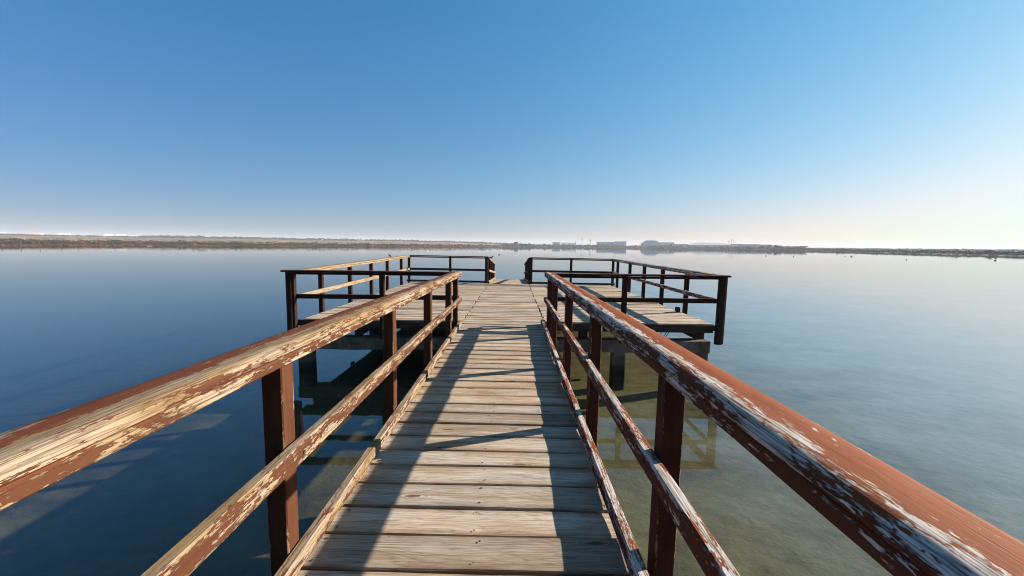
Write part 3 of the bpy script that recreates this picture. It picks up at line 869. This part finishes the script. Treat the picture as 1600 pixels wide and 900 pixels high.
# left side
sy0, sy1 = yf + 0.004, yb - 0.01
run(pl, (LX, sy0), (LX, sy1), (-1, 0), ph(LX, sy0), ph(LX, sy1), (ph(LX, sy0) + 0.951, ph(LX, sy1) + 1.055), (ph(LX, sy0) + 0.489, ph(LX, sy1) + 0.555), None,
    [(0.045 - 0.12, 0.09), 8.33 - sy0, 9.82 - sy0, 11.3 - sy0, 12.75 - sy0, 14.35 - sy0], [0, 2.6, 5.4, sy1 - sy0], low=0.32, dense=0.15, wear=0.3, m=M_RAIL_L, mp=M_DARKPOST)
# back left
bx0, bx1 = LX - 0.14, -1.0
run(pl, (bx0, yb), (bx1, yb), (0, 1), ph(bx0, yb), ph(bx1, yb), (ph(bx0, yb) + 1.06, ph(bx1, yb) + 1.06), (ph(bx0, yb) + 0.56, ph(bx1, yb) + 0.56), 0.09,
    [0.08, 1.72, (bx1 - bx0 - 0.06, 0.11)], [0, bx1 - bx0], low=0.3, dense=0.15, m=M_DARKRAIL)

pr_ = empty('platform_railing', R2W((RX, 11, -1.38)), 'dark backlit wooden railing round the right half of the platform', 'railing', 'railings of the pier')
fx0, fx1 = 0.75, 3.98
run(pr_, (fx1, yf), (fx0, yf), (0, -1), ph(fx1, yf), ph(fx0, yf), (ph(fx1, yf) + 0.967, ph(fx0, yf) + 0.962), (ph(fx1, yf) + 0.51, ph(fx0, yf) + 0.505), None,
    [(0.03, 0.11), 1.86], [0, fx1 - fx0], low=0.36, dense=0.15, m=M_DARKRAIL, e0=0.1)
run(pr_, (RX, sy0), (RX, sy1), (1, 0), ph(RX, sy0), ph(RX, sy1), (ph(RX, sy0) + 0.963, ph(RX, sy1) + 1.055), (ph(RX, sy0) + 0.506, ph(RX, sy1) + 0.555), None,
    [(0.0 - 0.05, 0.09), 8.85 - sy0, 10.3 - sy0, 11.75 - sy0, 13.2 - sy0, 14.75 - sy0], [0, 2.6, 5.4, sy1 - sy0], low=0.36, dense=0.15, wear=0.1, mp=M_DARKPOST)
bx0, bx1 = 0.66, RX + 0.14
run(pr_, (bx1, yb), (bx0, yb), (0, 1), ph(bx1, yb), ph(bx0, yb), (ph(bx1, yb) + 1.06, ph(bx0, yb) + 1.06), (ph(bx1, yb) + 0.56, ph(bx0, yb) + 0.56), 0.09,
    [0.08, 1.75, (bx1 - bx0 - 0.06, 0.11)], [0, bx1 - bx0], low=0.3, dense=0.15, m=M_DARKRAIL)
q = MB(R2W)
q.extrude(rect(-0.035, 0.035, 0.0, 0.11, 0.006), (RX - 0.075, 8.79, ph(RX, 8.8) + 0.004), (RX - 0.075, 8.91, ph(RX, 8.9) + 0.004), (1, 0, 0), UPV, n=2)
q.build('block', M_DARKRAIL, pr_)

# gangway going down from the far edge
GY0, GY1 = Y_BACK + 0.12, 21.0
def gang_h(y): return -1.36 - (y - Y_BACK) / 5.8 * 0.26
boards('gangway_deck', XL - 0.04, XR + 0.04, GY0, GY1, lambda x, y: gang_h(y), M_DECK2, nails=False)
for x in (XL + 0.05, XR - 0.05):
    timber('joist', rect(-0.05, 0.05, -0.24, -0.047, 0.004), (x, GY0, gang_h(GY0)), (x, GY1, gang_h(GY1)), (1, 0, 0), UPV)
concrete('crosshead', -0.9, 0.6, 20.4, 20.65, 0.15, 0.36)
for xc in (-0.65, 0.35): concrete('pile', xc - 0.12, xc + 0.12, 20.4, 20.65, -0.85, 0.155, 'z')
gl_ = GY1 - GY0 - 0.1
for nm, X, U, lb in (('left', XL - 0.03, (-1, 0), 'short sunlit railing of the gangway sloping down beyond the left gate post'),
                     ('right', XR + 0.01, (1, 0), 'short shaded railing of the gangway sloping down beyond the right gate post')):
    g = empty('gangway_railing', R2W((X, 18, -1.48)), lb, 'railing', 'railings of the pier')
    a = GY0 + 0.1
    run(g, (X, a), (X, GY1), U, gang_h(a), gang_h(GY1), (gang_h(a) + 1.06, gang_h(GY1) + 0.86), (gang_h(a) + 0.555, gang_h(GY1) + 0.40), 0.10,
        [0.25, 1.7, 3.2, 4.6, gl_ - 0.05], [0, gl_], low=0.25, dense=0.2, wear=0.3 if nm == 'left' else 0, m=M_RAIL_L if nm == 'left' else M_DARKRAIL, mp=M_DARKPOST)

# loose rope ends hanging under the platform edge
def rope(pts, r, label, group):
    b = MB(ident)
    pts = [Vector(p) for p in pts]
    rings = []
    for i, p in enumerate(pts):
        d = (pts[min(i + 1, len(pts) - 1)] - pts[max(i - 1, 0)]).normalized()
        a = d.orthogonal().normalized(); c = d.cross(a)
        rings.append([b.add(p + a * r * math.cos(t) + c * r * math.sin(t)) for t in [j * math.pi / 3 for j in range(6)]])
    for i in range(len(rings) - 1):
        for j in range(6): b.face((rings[i][j], rings[i][(j + 1) % 6], rings[i + 1][(j + 1) % 6], rings[i + 1][j]))
    b.face(rings[0]); b.face(rings[-1])
    o = b.build('rope_end', M_ROPE, None, base=pts[0])
    return tag(o, label, 'rope', group)
def hang(x, z0, dx, dz, y=7.47):
    return [(x + dx * t ** 1.6, y, z0 - dz * t) for t in [i / 6 for i in range(7)]]
zt = 0.80
rope(hang(2.98, zt, -0.10, 0.18), 0.006, 'left one of the thin curved rope ends hanging under the right platform edge', 'rope ends under the platform')
rope(hang(3.08, zt, -0.12, 0.18), 0.006, 'middle one of the thin curved rope ends hanging under the right platform edge', 'rope ends under the platform')
rope(hang(3.13, zt, -0.13, 0.18), 0.006, 'right one of the thin curved rope ends hanging under the right platform edge', 'rope ends under the platform')
rope(hang(-2.86, zt, 0.0, 0.18), 0.006, 'thin rope end hanging straight under the left platform edge beside a joist', 'rope ends under the platform')
rope(hang(-2.68, zt, 0.03, 0.08), 0.006, 'short rope stub hanging under the left platform edge', 'rope ends under the platform')

# ------------------------------------------------------------------ birds
m_bw = simple_noise_mat('white_feathers', [(0.3, (0.62, 0.58, 0.56)), (0.7, (0.80, 0.78, 0.76))], 8.0)
m_bd = simple_noise_mat('dark_feathers', [(0.3, (0.018, 0.018, 0.02)), (0.7, (0.05, 0.047, 0.045))], 20.0)
m_beak = simple_noise_mat('beak', [(0.3, (0.10, 0.06, 0.03)), (0.7, (0.2, 0.12, 0.06))], 20.0)
m_leg = simple_noise_mat('pink_leg', [(0.3, (0.40, 0.16, 0.14)), (0.7, (0.5, 0.22, 0.2))], 20.0)
def loft(b, spine, sides=10, sq=1.0, mi=0):
    """spine: (x, z, radius) in the xz plane, one continuous skin"""
    rings = []
    for i, (x, z, r) in enumerate(spine):
        x0, z0, _ = spine[max(0, i - 1)]; x1, z1, _ = spine[min(len(spine) - 1, i + 1)]
        d = Vector((x1 - x0, 0, z1 - z0)).normalized(); nrm = Vector((-d.z, 0, d.x))
        rings.append([b.add(Vector((x, 0, z)) + nrm * r * math.sin(t) + Vector((0, 1, 0)) * r * sq * math.cos(t)) for t in [j * 2 * math.pi / sides for j in range(sides)]])
    for i in range(len(rings) - 1):
        for j in range(sides): b.face((rings[i][j], rings[i][(j + 1) % sides], rings[i + 1][(j + 1) % sides], rings[i + 1][j]), mi)
    b.face(rings[0], mi); b.face(rings[-1], mi)
def bird(name, loc, rz, scale, spine, matl, label, cat, legs=None, wings=None, beak=None, group=None):
    t = empty(name, loc, label, cat, group)
    t.rotation_euler = (0, 0, rz); t.scale = (scale,) * 3
    def part(nm, fn, mm):
        q = MB(); fn(q); o = q.build(nm, mm, None, smooth=60); o.parent = t; o.location = (0, 0, 0)
    part('body', lambda q: loft(q, spine, 12, 0.85), matl)
    if beak: part('beak', lambda q: loft(q, beak, 6), m_beak)
    if wings:
        for s in (-1, 1):
            def wf(q):
                (xa, za), (xb, zb), hh, yy = wings
                n = 6
                for i in range(n + 1):
                    u = i / n; x = xa + (xb - xa) * u; z = za + (zb - za) * u
                    hw = hh * math.sin(math.pi * min(1, u * 0.8 + 0.12))
                    y = s * yy * (1 - 0.75 * u * u)
                    for dz, dy in ((hw, -0.02), (0, 0.008), (-hw * .8, -0.012)): q.add((x, y + s * dy, z + dz))
                    for dz, dy in ((hw, -0.03), (0, -0.012), (-hw * .8, -0.022)): q.add((x, y + s * dy, z + dz))
                for i in range(n):
                    for c in (0, 1):
                        a = i * 6 + c; q.face((a, a + 1, a + 7, a + 6)); a += 3; q.face((a, a + 1, a + 7, a + 6))
            part('wing', wf, matl)
    if legs:
        for y in (-1, 1):
            part('leg', lambda q: loft(q, [(x, z, r) for x, z, r in legs], 6) or [setattr(v, 'y', v.y + y * 0.03) for v in q.v], m_leg if cat == 'flamingo' else m_beak)
    return t
FLAM = [(-0.34, 0.66, 0.012), (-0.26, 0.70, 0.06), (-0.12, 0.75, 0.12), (0.02, 0.77, 0.135), (0.14, 0.77, 0.10), (0.22, 0.80, 0.05), (0.29, 0.88, 0.032), (0.27, 1.0, 0.026),
        (0.20, 1.10, 0.025), (0.20, 1.20, 0.025), (0.26, 1.28, 0.03), (0.32, 1.30, 0.042), (0.37, 1.28, 0.03)]
FBEAK = [(0.36, 1.28, 0.028), (0.42, 1.25, 0.024), (0.44, 1.19, 0.012), (0.435, 1.15, 0.003)]
FLEG = [(-0.02, 0.68, 0.014), (0.0, 0.4, 0.009), (0.02, 0.36, 0.014), (0.01, 0.32, 0.008), (0.0, -0.2, 0.009)]
DUCK = [(-0.30, 0.10, 0.008), (-0.24, 0.09, 0.04), (-0.12, 0.06, 0.09), (0.02, 0.05, 0.11), (0.13, 0.06, 0.09), (0.18, 0.10, 0.055), (0.20, 0.17, 0.04), (0.215, 0.22, 0.045), (0.25, 0.235, 0.05), (0.285, 0.225, 0.032)]
DBEAK = [(0.28, 0.222, 0.022), (0.32, 0.215, 0.018), (0.355, 0.212, 0.008)]
def wpos(x, ywl):
    Y = CAM_H * 600 / (ywl - hor(x)); return ((x - 800) / 600 * Y, Y, 0)
for x, y, rz, sc_, lb in ((234, 388.3, 0.3, 0.85, 'white flamingo wading by the left shore, left bird of a close pair'),
                          (238.6, 388.2, 2.9, 0.85, 'white flamingo wading by the left shore, right bird of a close pair'),
                          (649, 393.8, 0.4, 0.45, 'small white bird standing low in the water, left of the taller white one'),
                          (668.6, 396.4, 1.4, 0.75, 'white wading bird standing upright above the left platform back rail'),
                          (747.8, 396.3, 1.6, 0.65, 'lone white wading bird left of the gap between the back rails')):
    bird('flamingo', wpos(x, y), rz, sc_, FLAM, m_bw, lb, 'flamingo', FLEG, ((0.1, 0.80), (-0.36, 0.70), 0.085, 0.115), FBEAK, 'pale wading birds on the lagoon')
for x, y, rz, sc_, lb in ((779.5, 398.2, 0.2, 0.9, 'dark duck on the water above the gap, left and larger one of two'),
                          (783.6, 398.0, 1.3, 0.7, 'dark duck on the water above the gap, right and smaller one of two'),
                          (623, 392.2, 0.5, 0.8, 'tiny dark duck far out above the left corner of the platform'),
                          (1107, 394.0, 1.2, 1.6, 'tiny dark duck far out below the longest warehouse'),
                          (1195, 400.0, 1.5, 1.0, 'dark duck sitting upright below the right end of the sheds'),
                          (1237.5, 400.8, 0.6, 1.2, 'dark duck nearest the platform on the right water, below the small hut'),
                          (1266.5, 395.2, 0.2, 1.8, 'tiny dark duck close under the right dike, left one of two'),
                          (1287.5, 395.3, 0.1, 1.8, 'tiny dark duck close under the right dike, right one of two'),
                          (1318, 401.0, 0.1, 0.8, 'small dark duck trailing a longer one on the right water'),
                          (1327.5, 400.9, 0.0, 1.4, 'long dark duck just ahead of a small one on the right water'),
                          (1413.5, 406.0, 0.8, 1.1, 'dark duck nearest the camera on the right water'),
                          (1429, 399.0, 0.4, 1.4, 'dark duck close under the dark dike, above the nearest duck'),
                          (1552, 403.8, 0.1, 1.3, 'dark duck at the far right, upper bird of two'),
                          (1552, 407.2, 0.0, 1.2, 'dark duck at the far right, lower bird of two')):
    bird('duck', wpos(x, y), rz, sc_, DUCK, m_bd, lb, 'duck', None, ((0.10, 0.10), (-0.28, 0.11), 0.06, 0.085), DBEAK, 'dark ducks on the lagoon')
PERCH = [(-0.13, 0.035, 0.006), (-0.09, 0.05, 0.016), (-0.05, 0.068, 0.034), (0.0, 0.088, 0.046), (0.045, 0.108, 0.040), (0.07, 0.13, 0.024), (0.082, 0.150, 0.021), (0.10, 0.165, 0.025), (0.118, 0.165, 0.018)]
PBEAK = [(0.112, 0.165, 0.009), (0.14, 0.162, 0.006), (0.165, 0.158, 0.002)]
PLEG = [(0.005, 0.055, 0.005), (0.0, 0.02, 0.0035), (0.0, 0.0, 0.004), (0.025, 0.0, 0.003)]
yb_ = 17.6
gz = gang_h(yb_) + 1.06 - 0.2 * (yb_ - GY0 - .1) / gl_
p = R2W((XL - 0.03 - 0.085, yb_, gz + 0.002))
bird('perched_bird', p, 0.15, 1.0, PERCH, m_bd, 'dark bird perched on the sunlit gangway handrail by the gate', 'bird', PLEG, ((0.05, 0.10), (-0.11, 0.045), 0.03, 0.045), PBEAK)
p = R2W((LX - 0.08, 13.0, ph(LX, 13.0) + 0.951 + 0.104 * (13.0 - sy0) / (sy1 - sy0) + 0.002))
bird('perched_bird', p, 2.6, 0.6, PERCH, m_bd, 'tiny dark bird perched on the left platform handrail near its far corner', 'bird', PLEG, ((0.05, 0.10), (-0.11, 0.045), 0.03, 0.045), PBEAK)

# ------------------------------------------------------------------ haze over the lagoon
m_haze, nt, out = mat('haze'); k = NT(nt)
pv = k.n('ShaderNodeVolumePrincipled')
pv.inputs['Color'].default_value = (0.84, 0.92, 1.0, 1)
pv.inputs['Density'].default_value = HAZE_D
pv.inputs['Anisotropy'].default_value = 0.0
k.l(pv.outputs[0], out.inputs['Volume'])
b = MB()
b.box(-3400, 3400, -420, 3400, -8, 42)
hz = b.build('haze', m_haze, smooth=0)
tag(hz, kind='stuff')
